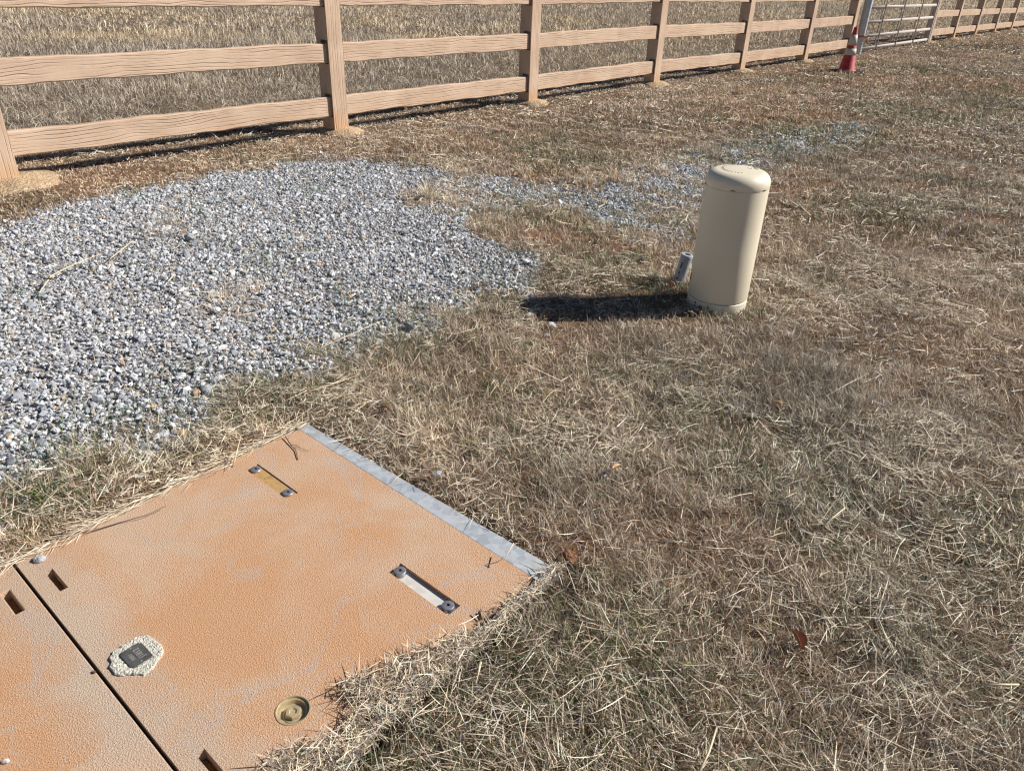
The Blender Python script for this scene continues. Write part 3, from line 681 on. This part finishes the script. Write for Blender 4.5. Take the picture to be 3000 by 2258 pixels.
# ------------------------------------------------------------------ telecom pedestal
pd = thing('utility_pedestal', 'round beige plastic utility pedestal with domed cap standing in dead grass', 'pedestal', (PED[0], PED[1], 0))
bm = bmesh.new(); add_lathe(bm, [(.139, -.2), (.1405, .046), (.1385, .048), (.133, .048), (.133, .06)], 72); from_bm('base_ring', bm, MAT['ped'], pd, smooth=True).modifiers.new('e', 'EDGE_SPLIT').split_angle = rad(35)
bm = bmesh.new(); add_lathe(bm, [(.130, .053), (.1395, .053), (.1405, .055), (.1415, .30), (.1425, .577), (.1405, .578), (.13, .578)], 72); from_bm('body', bm, MAT['ped'], pd, smooth=True).modifiers.new('e', 'EDGE_SPLIT').split_angle = rad(35)
pr = [(.13, .5786), (.1424, .5786), (.1432, .580)]
for k in range(0, 13):
    t = rad(90 * k / 12); pr.append((.1432 - .050 + .050 * math.cos(t), .598 + .048 * math.sin(t)))
pr += [(.06, .6495), (.03, .651), (0, .6512)]
bm = bmesh.new(); add_lathe(bm, pr, 72); cap = from_bm('cap', bm, MAT['ped'], pd, smooth=True)
def slot_on(r, z, ang, wd, hh, parent, name='slot'):
    bm = bmesh.new(); nseg = 6; a0, a1 = ang - wd / r / 2, ang + wd / r / 2
    ring = [[bm.verts.new(((r + dr) * math.cos(a0 + (a1 - a0) * k / nseg), (r + dr) * math.sin(a0 + (a1 - a0) * k / nseg), z + zz)) for k in range(nseg + 1)] for dr, zz in ((.0007, -hh / 2), (.0007, hh / 2), (-.004, hh / 2), (-.004, -hh / 2))]
    for j in range(4):
        for k in range(nseg): bm.faces.new((ring[j][k], ring[j][k + 1], ring[(j + 1) % 4][k + 1], ring[(j + 1) % 4][k]))
    bm.faces.new([ring[j][0] for j in range(4)]); bm.faces.new([ring[j][-1] for j in range(3, -1, -1)])
    return from_bm(name, bm, MAT['dark'], parent)
vdir = math.atan2(-PED[1], -PED[0])                       # from the pedestal towards where the photo was taken
for da in (-.08, .98, -1.22, 2.3, -2.6): slot_on(.1432, .5832, vdir + da, .020, .0036, cap)  # solid near-black pieces paint the shade inside these slots and the vent
slot_on(.1405, .026, vdir - .74, .006, .028, pd, 'vent_slot')
bm = bmesh.new(); bmesh.ops.create_cone(bm, cap_ends=True, segments=16, radius1=.012, radius2=.011, depth=.006)
lb = from_bm('lock_plug', bm, MAT['dark'], pd, bevel=.001); a_ = vdir - .5; lb.location = (.1405 * math.cos(a_), .1405 * math.sin(a_), .016); lb.rotation_euler = (0, math.pi / 2, a_)
slot_on(.1412, .135, vdir - 1.33, .012, .035, pd, 'latch_mark')
word = 'TELECOMMUNICATIONS'; bm = bmesh.new()
for k, chh in enumerate(word):
    if chh == ' ': continue
    a_ = vdir + .16 - k * .185; me = text_mesh(chh, .0135, .0006); r = .073
    me.transform(Matrix.Translation((r * math.cos(a_), r * math.sin(a_), .6497)) @ Matrix.Rotation(a_ - math.pi / 2, 4, 'Z')); bm.from_mesh(me); bpy.data.meshes.remove(me)
from_bm('lettering', bm, MAT['pedl'], cap)
bm = bmesh.new(); ec = Vector((.068 * math.cos(vdir + 2.12), .068 * math.sin(vdir + 2.12), .650))
for rr, a0, a1 in ((.024, -.9, .9), (.018, -.8, .8), (.024, 2.3, 4.0)):
    add_tube(bm, [ec + Vector((rr * math.cos(t), rr * math.sin(t), 0)) for t in np.linspace(a0 + vdir + 2, a1 + vdir + 2, 9)], .0014, 5)
add_tube(bm, [ec + Vector((-.010, -.006, 0)), ec + Vector((-.004, .004, 0)), ec + Vector((.004, .006, 0)), ec + Vector((.012, .002, 0))], .0026, 5)
from_bm('emblem', bm, MAT['pedl'], cap)

# ------------------------------------------------------------------ conduit stub
pi_ = thing('conduit_pipe', 'short tilted grey plastic conduit stub poking up left of the pedestal', 'pipe', (PIPE[0], PIPE[1], 0))
bm = bmesh.new(); add_lathe(bm, [(.030, -.12), (.030, .150), (.0312, .151), (.0310, .163), (.0295, .166), (.0175, .1665), (.016, .16), (.016, .02), (0, .02)], 32)
body = from_bm('tube', bm, MAT['pvc'], pi_, smooth=True); body.modifiers.new('e', 'EDGE_SPLIT').split_angle = rad(40)
pi_.rotation_euler = (rad(3), rad(9), 0)
for z, hh in ((.112, .034), (.072, .014), (.040, .014)):
    slot_on(.0300, z, math.atan2(-PIPE[1], -PIPE[0]) - .45, .006, hh, pi_, 'printed_mark').data.materials[0] = MAT['ink']

# ------------------------------------------------------------------ vault frame and covers
VR = math.atan2(E1[1], E1[0])
vt = thing('utility_vault', 'grey rimmed utility vault sunk in the grass with galvanised steel edge', 'utility vault', (VA[0], VA[1], 0), VR)
# local: +X along E1, -Y along E2
bm = bmesh.new(); tz = .006
for x0, x1, y0, y1 in ((-.015, VL + .015, .004, -.005), (-.015, 0, -.005, -VWID), (VL - .008, VL + .015, -.005, -VWID), (0, VL - .008, -VWID + .02, -VWID)): add_box(bm, x0, x1, y1, y0, -.4, tz)
add_box(bm, 0, VL - .008, -VWID + .02, -.005, -.42, -.36)
from_bm('box_wall', bm, MAT['box'], vt, bevel=.002)
LO = np.array([.006, .040]); LAZ = rad(1.45)            # near cover sits slightly askew in its frame
bm = bmesh.new(); T, Bq = .0155, -.05
pl = [(-.012, .002), (VL + .012, .002), (VL + .012, -.0655 + .0), (VL - .008, -.0655), (-.012, -.0385)]
v1 = [bm.verts.new((x_, y_, T)) for x_, y_ in pl]; v0 = [bm.verts.new((x_, y_, -.02)) for x_, y_ in pl]
bm.faces.new(v1)
for k in range(len(pl)): bm.faces.new((v1[k], v0[k], v0[(k + 1) % len(pl)], v1[(k + 1) % len(pl)]))
from_bm('steel_edge', bm, MAT['galv'], vt, bevel=.002)
bm = bmesh.new(); add_box(bm, VL - .004, VL + .008, -.60, -.0665, -.02, .0105)
from_bm('side_strip', bm, MAT['galv'], vt, bevel=.002)

def cover_frame(z):
    o_ = VA + E1 * LO[0] + E2 * LO[1]; return o_, VR - LAZ
CO, CR = cover_frame(0); CX = np.array([math.cos(CR), math.sin(CR)]); CY = np.array([-CX[1], CX[0]])
def cl_(u, v, z=.016):
    d = at(u, v, z) - CO; return float(d @ CX), float(d @ -CY)        # a along seam, b away from the steel edge
CW = 1.030; CD = cl_(50, 1663)[1] - .003
TOPZ = .016
def plate_hole(c0, c1, wd=.042, L=.215):
    a, b = (c0[0] + c1[0]) / 2, (c0[1] + c1[1]) / 2; return (a - L / 2, a + L / 2, b - wd / 2, b + wd / 2)
h1 = plate_hole(cl_(723, 1375), cl_(870, 1442)); h2 = plate_hole(cl_(1138, 1672), cl_(1348, 1775), .043, .222)
sa = cl_(133, 1675); sb = cl_(197, 1720); s1 = plate_hole(sa, sb, .019, .098)
sc_ = cl_(592, 2193); s3 = (sc_[0] + .002, sc_[0] + .10, s1[2], s1[3])
bc = cl_(858, 2080); BR = .0365
bolt_h = (bc[0] - .05, bc[0] + .05, bc[1] - .05, bc[1] + .05)
def cover_bm(W_, D_, holes, bolt=None):
    bm = bmesh.new(); us = [0, W_]; vs = [0, D_]; hs = list(holes) + ([bolt_h] if bolt else [])
    us = sorted(set(us + [h[0] for h in hs] + [h[1] for h in hs])); vs = sorted(set(vs + [h[2] for h in hs] + [h[3] for h in hs])); th = .06
    inh = lambda m, L: any(h[0] < m[0] < h[1] and h[2] < m[1] < h[3] for h in L)
    V_ = lambda a, b, z: bm.verts.new((a, -b, z))
    for a0, a1 in zip(us, us[1:]):
        for b0, b1 in zip(vs, vs[1:]):
            m = ((a0 + a1) / 2, (b0 + b1) / 2)
            if inh(m, hs): continue
            bm.faces.new([V_(a0, b0, 0), V_(a1, b0, 0), V_(a1, b1, 0), V_(a0, b1, 0)])
    rects = [(0, W_, 0, D_)] + list(holes)
    for a0, a1, b0, b1 in rects:
        A_ = sorted(set([a for a in us if a0 <= a <= a1])); B_ = sorted(set([b for b in vs if b0 <= b <= b1]))
        for p, q in zip(A_, A_[1:]):
            for b in (b0, b1): bm.faces.new([V_(p, b, 0), V_(q, b, 0), V_(q, b, -th), V_(p, b, -th)])
        for p, q in zip(B_, B_[1:]):
            for a in (a0, a1): bm.faces.new([V_(a, p, 0), V_(a, q, 0), V_(a, q, -th), V_(a, p, -th)])
    if bolt:
        n = 64; a, b = bc; I_, O_ = [], []
        for k in range(n):
            t = 2 * math.pi * k / n; cx, sy = math.cos(t), math.sin(t); f = .05 / max(abs(cx), abs(sy))
            I_.append((a + BR * cx, b + BR * sy)); O_.append((a + f * cx, b + f * sy))
        for k in range(n):
            j = (k + 1) % n
            bm.faces.new([V_(*I_[k], 0), V_(*O_[k], 0), V_(*O_[j], 0), V_(*I_[j], 0)]); bm.faces.new([V_(*I_[k], 0), V_(*I_[j], 0), V_(*I_[j], -th), V_(*I_[k], -th)])
    bmesh.ops.remove_doubles(bm, verts=bm.verts, dist=1e-5); return bm
cv = thing('vault_cover', 'large tan lid with two bolted metal plates and a white mortar tag', 'vault lid', (CO[0], CO[1], TOPZ), CR)
from_bm('slab', cover_bm(CW, CD, [h1, h2, s1, s3], True), MAT['lid'], cv, bevel=.003)
def bolted_plate(h, mat, label, z, wr):
    bm = bmesh.new(); add_box(bm, h[0] + .001, h[1] - .001, -h[3] + .001, -h[2] - .001, z - .006, z)
    p = from_bm('lifting_plate', bm, mat, cv); p['label'] = label
    for a in (h[0] + .022, h[1] - .022):
        bm = bmesh.new(); y_ = -(h[2] + h[3]) / 2
        add_lathe(bm, [(0, 0), (.0045, 0), (.0045, .004), (.0075, .0044), (.0152, .0032), (.0162, .002), (.0162, -wr)], 28)
        bt = from_bm('bolt', bm, MAT['bolt'], p, smooth=True); bt.location = (a, y_, z + wr)
        bt.modifiers.new('e', 'EDGE_SPLIT').split_angle = rad(35)
        bm = bmesh.new(); bmesh.ops.create_circle(bm, cap_ends=True, segments=6, radius=.0043); so_ = from_bm('bolt_socket', bm, MAT['dark'], p); so_.location = (a, y_, z + wr + .0006)  # flat near-black disc paints the shade at the bottom of the socket
bolted_plate(h1, MAT['rplate'], 'clay stained brown plate', -.0035, .0025)
bolted_plate(h2, MAT['plate'], 'clean pale zinc plate', -.010, .010)
# dark soil packed in the lifting slots
for h in (s1, s3):
    bm = bmesh.new(); add_box(bm, h[0] + .001, h[1] - .001, -h[3] + .001, -h[2] - .001, -.05, -.028); from_bm('slot_floor', bm, MAT['clod'], cv)
# recessed brass lock bolt
bm = bmesh.new(); add_lathe(bm, [(r_ * .85, z_) for r_, z_ in [(.0428, -.02), (.0428, .0012), (.0405, .0014), (.0395, -.0025), (.0375, -.003), (.0335, -.0035), (.031, -.012), (.029, -.0125), (.024, -.0135), (0, -.0135)]], 56)
br = from_bm('lock_cup', bm, MAT['brass'], cv, smooth=True); br.location = (bc[0], -bc[1], 0); br.modifiers.new('e', 'EDGE_SPLIT').split_angle = rad(40)
bm = bmesh.new(); add_lathe(bm, [(.0215, -.0135), (.0215, -.0115), (.020, -.0110), (.0165, -.0108)], 40); add_lathe(bm, [(.0178, -.011), (.0170, -.0035), (.0155, -.0022), (.009, -.0022), (.0075, -.0045), (0, -.0045)], 6)
bt = from_bm('bolt_head', bm, MAT['brass'], br); bt.rotation_euler = (0, 0, .35)
# mortar patch with the lead tag
tc = cl_(401, 1924); mp_ = bmesh.new(); n = 56; r_ = np.random.default_rng(8); rings = []
base = [1 + .05 * math.sin(3 * t + 1) + .05 * math.sin(5 * t + 2) + r_.normal(0, .025) for t in (2 * math.pi * k / n for k in range(n))]
for f, z in ((1.0, 0.0), (1.0, .003), (.97, .0055), (.85, .0062), (.6, .0055), (.3, .0052)):
    rings.append([mp_.verts.new((.057 * f * base[k] * math.cos(2 * math.pi * k / n), .054 * f * base[k] * math.sin(2 * math.pi * k / n), z + (r_.normal(0, .0007) if f < 1 else 0))) for k in range(n)])
for a_, b_ in zip(rings, rings[1:]):
    for k in range(n): mp_.faces.new((a_[k], a_[(k + 1) % n], b_[(k + 1) % n], b_[k]))
mp_.faces.new(rings[-1]); mo = from_bm('mortar_patch', mp_, MAT['mortar'], cv); mo.location = (tc[0], -tc[1], .0)
def tagdir():
    """cover-local angle of the line of writing (from R towards U)"""
    p = np.array(cl_(398, 1940)); q = np.array(cl_(381, 1921)); d = q - p; return math.atan2(-d[1], d[0])
tg = bmesh.new(); tw, th_, nt_ = .0305, .0245, .0045
pts = [(-tw + nt_, -th_), (tw - nt_, -th_), (tw - nt_, -th_ + nt_), (tw, -th_ + nt_), (tw, th_ - nt_), (tw - nt_, th_ - nt_), (tw - nt_, th_), (-tw + nt_, th_), (-tw + nt_, th_ - nt_), (-tw, th_ - nt_), (-tw, -th_ + nt_), (-tw + nt_, -th_ + nt_)]
a1_ = [tg.verts.new((x_, y_, .0022)) for x_, y_ in pts]; a0_ = [tg.verts.new((x_, y_, -.002)) for x_, y_ in pts]
tg.faces.new(a1_)
for k in range(12): tg.faces.new((a0_[k], a0_[(k + 1) % 12], a1_[(k + 1) % 12], a1_[k]))
bmesh.ops.triangulate(tg, faces=tg.faces); to = from_bm('lead_tag', tg, MAT['tag'], mo); to.location = (0, 0, .0058)
TD = tagdir(); to.rotation_euler = (0, 0, TD)
bm = bmesh.new()
for body_, sz, y_, sx_ in (('REU', .012, .0095, 1.0), ('J1812', .019, -.0065, .82)):
    me = text_mesh(body_, sz, .0004); me.transform(Matrix.Translation((0, y_, .0023)) @ Matrix.Diagonal((sx_, 1, 1, 1))); bm.from_mesh(me); bpy.data.meshes.remove(me)
for x_, y_ in ((-.026, 0.0), (.026, 0.0)): add_lathe(bm, [(0, .0026), (.002, .0024)], 12, (x_, y_))
lt = from_bm('lettering', bm, MAT['tagtext'], mo); lt.location = (0, 0, .0058); lt.rotation_euler = (0, 0, TD)
# second cover beyond the joint
C2 = CO + (-CY) * (CD + .0075)
cv2 = thing('vault_cover', 'second tan lid across the dark joint, cut off at the lower left corner', 'vault lid', (C2[0], C2[1], TOPZ - .001), CR)
d2 = cl_(5, 1735); e2 = cl_(67, 1787); off = CD + .0075
s2 = plate_hole((d2[0], d2[1] - off), (e2[0], e2[1] - off), .019, .098)
from_bm('slab', cover_bm(CW, .86, [s2], False), MAT['lid2'], cv2, bevel=.003)
bm = bmesh.new(); add_box(bm, s2[0] + .001, s2[1] - .001, -s2[3] + .001, -s2[2] - .001, -.05, -.028); from_bm('slot_floor', bm, MAT['clod'], cv2)

# ------------------------------------------------------------------ loose things
def stone_at(u, v, size, mat, label, z=0.0, seed=0, flat=.6, group=None, name='loose_stone', cat='stone'):
    pr_, FF = stone_protos(1, 2, 100 + seed); V = pr_[0] * size * np.array([1.15, .85, flat]); bm = bmesh.new(); vv = [bm.verts.new(p) for p in V]
    for f in FF: bm.faces.new([vv[i] for i in f])
    o = from_bm(name, bm, mat); p = at(u, v, z); o.location = (p[0], p[1], z + size * flat * .55); o.rotation_euler = (0, 0, seed * 1.7); return tag(o, label, cat, group)
stone_at(117, 1640, .017, MAT['gstone'], 'grey angular stone lying on the upper left corner of the tan lid', .016, 1, .45)
stone_at(14, 2231, .008, MAT['wstone'], 'tiny white pebble on the second tan lid at bottom left', .016, 2)
stone_at(276, 1969, .005, MAT['clod'], 'tiny brown crumb lying between the lid joint and the mortar patch', .016, 3)
stone_at(1553, 924, .017, MAT['wstone'], 'white stone at the rounded end of the pedestal shadow', .012, 4)
stone_at(1617, 956, .019, MAT['wstone'], 'larger white stone on red earth just below the pedestal shadow', .012, 5)
stone_at(1600, 987, .015, MAT['gstone'], 'grey stone farthest below the pedestal shadow beside red earth', .01, 6)
stone_at(1205, 963, .030, MAT['gstone'], 'largest dark grey stone at the gravel edge left of the pedestal shadow', .012, 7)
stone_at(873, 447, .020, MAT['wstone'], 'leftmost of three white stones below the second fence post', .01, 8)
stone_at(905, 449, .026, MAT['wstone'], 'middle and largest of three white stones below the second fence post', .01, 9)
stone_at(940, 449, .020, MAT['wstone'], 'rightmost of three white stones below the second fence post', .01, 10)
stone_at(404, 1397, .016, MAT['gstone'], 'grey stone in the grass strip between the gravel and tan lid', .014, 11)
stone_at(635, 912, .022, MAT['wstone'], 'bright white stone by a patch of dead grass in the gravel', .014, 12)
stone_at(555, 700, .030, MAT['gstone'], 'big dark grey stone near the top of the gravel', .018, 13)
stone_at(1770, 1393, .012, MAT['gstone'], 'small dark stone in dry grass beyond the steel edge', .012, 14)
stone_at(1278, 1392, .017, MAT['gstone'], 'dark grey stone beside the middle of the steel edge', .012, 15)
stone_at(1668, 1640, .022, MAT['clod'], 'brown clay clod beside the right corner of the steel edge', .012, 16, .7, None, 'clay_clod', 'clod')
stone_at(2360, 583, .035, MAT['footing'], 'orange clay lump on the bare patch right of the pedestal', .012, 17, .55, None, 'clay_clod', 'clod')
stone_at(2757, 330, .05, MAT['leaf2'], 'pale tan lump in the grass far right of the pedestal', .02, 18, .4, None, 'clay_clod', 'clod')
def leaf_at(u, v, L, mat, label, az, tilt, z=.015, cup=.35):
    bm = bmesh.new(); n, m = 10, 4; rows = []
    for i in range(n + 1):
        t = i / n; hw = L * .30 * math.sin(math.pi * min(1, t * .95 + .03)) ** .8 + .0004
        rows.append([bm.verts.new((j / m * hw, L * (t - .5), abs(j / m) ** 2 * hw * cup * 2 + .12 * L * math.sin(3 * t + 1))) for j in range(-m, m + 1)])
    for a_, b_ in zip(rows, rows[1:]):
        for k in range(2 * m): bm.faces.new((a_[k], a_[k + 1], b_[k + 1], b_[k]))
    o = from_bm('dead_leaf', bm, mat, smooth=True); s_ = o.modifiers.new('s', 'SOLIDIFY'); s_.thickness = .0006
    p = at(u, v, z); o.location = (p[0], p[1], z + .012); o.rotation_euler = (tilt, .3, az); return tag(o, label, 'leaf')
leaf_at(1958, 842, .045, MAT['leaf'], 'curled red brown leaf at the foot of the grey conduit stub', .5, .9, .015, .9)
leaf_at(1128, 1204, .045, MAT['leaf'], 'orange brown leaf in the grass beyond the steel edge corner', 1.2, .2)
leaf_at(1806, 1378, .035, MAT['leaf2'], 'pale tan leaf in the dry grass below the pedestal', 2.2, .2, .03)
leaf_at(2327, 1882, .050, MAT['leaf'], 'brown crumpled leaf in thick dry grass at lower right', .3, .5, .03, .7)
leaf_at(2274, 1194, .035, MAT['leaf2'], 'pale crumpled leaf in the grass right of centre', .9, .4, .03, .7)
leaf_at(148, 828, .045, MAT['leaf'], 'rust coloured leaf beside the long straw on the gravel', 1.9, .3, .02)
def stalk_at(pts, r, mat, label, name='straw_stalk', cat='straw', r1=None, extra=()):
    bm = bmesh.new(); P_ = []
    for u, v, z in pts: p = at(u, v, z); P_.append((p[0], p[1], z))
    add_tube(bm, P_, r, 6, r1)
    for e in extra: add_tube(bm, [(*at(u, v, z), z) for u, v, z in e], r * .6, 5, r * .3)
    o = from_bm(name, bm, mat, smooth=True); return tag(o, label, cat)
stalk_at([(115, 858, .03), (150, 808, .04), (215, 775, .045), (295, 744, .035)], .0032, MAT['stalk'], 'long bent straw stalk lying across the gravel at left', r1=.002, extra=[[(165, 802, .035), (215, 778, .038)]])
stalk_at([(322, 758, .035), (352, 735, .04), (390, 705, .03)], .0036, MAT['stalk'], 'short thick straw stalk on the gravel beside the long bent one', r1=.0026)
stalk_at([(492, 825, .03), (511, 803, .035)], .004, MAT['stalk'], 'stubby straw piece in the middle of the gravel', r1=.003)
stalk_at([(884, 890, .025), (905, 880, .035), (932, 866, .03)], .0034, MAT['stalk'], 'pale straw stalk at the lower centre of the gravel', r1=.0022)
stalk_at([(875, 1050, .02), (960, 1010, .05), (1060, 965, .07), (1120, 940, .05)], .0022, MAT['stalk'], 'long curved straw stalk over grass at the gravel edge', r1=.0012)
stalk_at([(840, 1166, .02), (960, 1130, .045), (1050, 1098, .03)], .0026, MAT['stalk'], 'long pale straw above the far corner of the lid', r1=.0014)
stalk_at([(682, 1366, .018), (694, 1322, .05), (706, 1274, .06)], .0024, MAT['stalk'], 'upright straw stalk casting a thin shadow on the lid', r1=.0012)
stalk_at([(145, 1568, .02), (270, 1555, .022), (352, 1530, .02), (430, 1508, .028), (486, 1482, .03)], .0017, MAT['twig'], 'long thin dark stem lying along the left edge of the lid', 'thin_twig', 'twig', .0008)
stalk_at([(836, 1278, .024), (852, 1303, .02), (866, 1318, .02), (873, 1346, .0185)], .0017, MAT['twig'], 'dark crooked twig on the lid by the steel edge', 'thin_twig', 'twig', .0012, [[(852, 1303, .02), (878, 1302, .024)], [(866, 1306, .021), (905, 1322, .02)]])
stalk_at([(1404, 1792, .02), (1411, 1814, .018)], .0035, MAT['twig'], 'stubby dark twig near the right corner of the lid', 'thin_twig', 'twig', .0025)
stalk_at([(1505, 1590, .06), (1482, 1630, .05), (1455, 1647, .03), (1422, 1654, .018)], .0015, MAT['stalk'], 'curved straw arching over the steel edge onto the lid', r1=.0011)
stalk_at([(1408, 1782, .035), (1430, 1812, .03), (1452, 1838, .02)], .0017, MAT['stalk'], 'straight straw crossing the right edge of the lid', r1=.0012)
stalk_at([(2050, 2258, .05), (2078, 2200, .05), (2100, 2130, .045)], .0026, MAT['stalk'], 'thick pale stalk in dry grass at the bottom edge', r1=.002)
stalk_at([(2880, 2006, .05), (2940, 2004, .055), (2985, 2004, .05)], .0026, MAT['stalk'], 'white broken stalk lying in grass at the lower right edge', r1=.002)
stalk_at([(2410, 1545, .04), (2440, 1515, .05), (2475, 1488, .045)], .0022, MAT['stalk'], 'pale angled stalk in dry grass at right', r1=.0018)
# tuft of pale grass standing in the gravel
tf = at(1258, 585); n_ = 130; a = rng.uniform(0, 6.28, n_); r_ = np.abs(rng.normal(0, .03, n_))
P_ = np.column_stack([tf[0] + r_ * np.sin(a), tf[1] + r_ * np.cos(a), np.full(n_, .005)])
V, F, c = ribbons(P_, a + rng.normal(0, .4, n_), np.abs(rng.normal(.3, .25, n_)), rng.uniform(.1, .9, n_), rng.uniform(.06, .19, n_), rng.uniform(.0025, .004, n_), 3, pal(n_, [STRAW, TAN, YGRN], [4, 2, .6], a, a))
o = np_mesh('grass_tuft', V, F, MAT['blade'], c); tag(o, 'pale dry grass tuft standing up out of the gravel', 'grass tuft')
wf = at(135, 1452); n_ = 70; a = rng.uniform(0, 6.28, n_); r_ = np.abs(rng.normal(0, .018, n_))
V, F, c = ribbons(np.column_stack([wf[0] + r_ * np.sin(a), wf[1] + r_ * np.cos(a), np.full(n_, .005)]), a + rng.normal(0, .4, n_), np.abs(rng.normal(.7, .3, n_)), rng.uniform(.2, 1.0, n_), rng.uniform(.03, .075, n_), rng.uniform(.003, .005, n_), 3, pal(n_, [[.14, .24, .05], [.09, .16, .04], YGRN], [4, 3, 1], a, a))
o = np_mesh('green_weed', V, F, MAT['green'], c); tag(o, 'bright green weed with broad blades between gravel and lid', 'weed')
print('objects', len(bpy.data.objects))
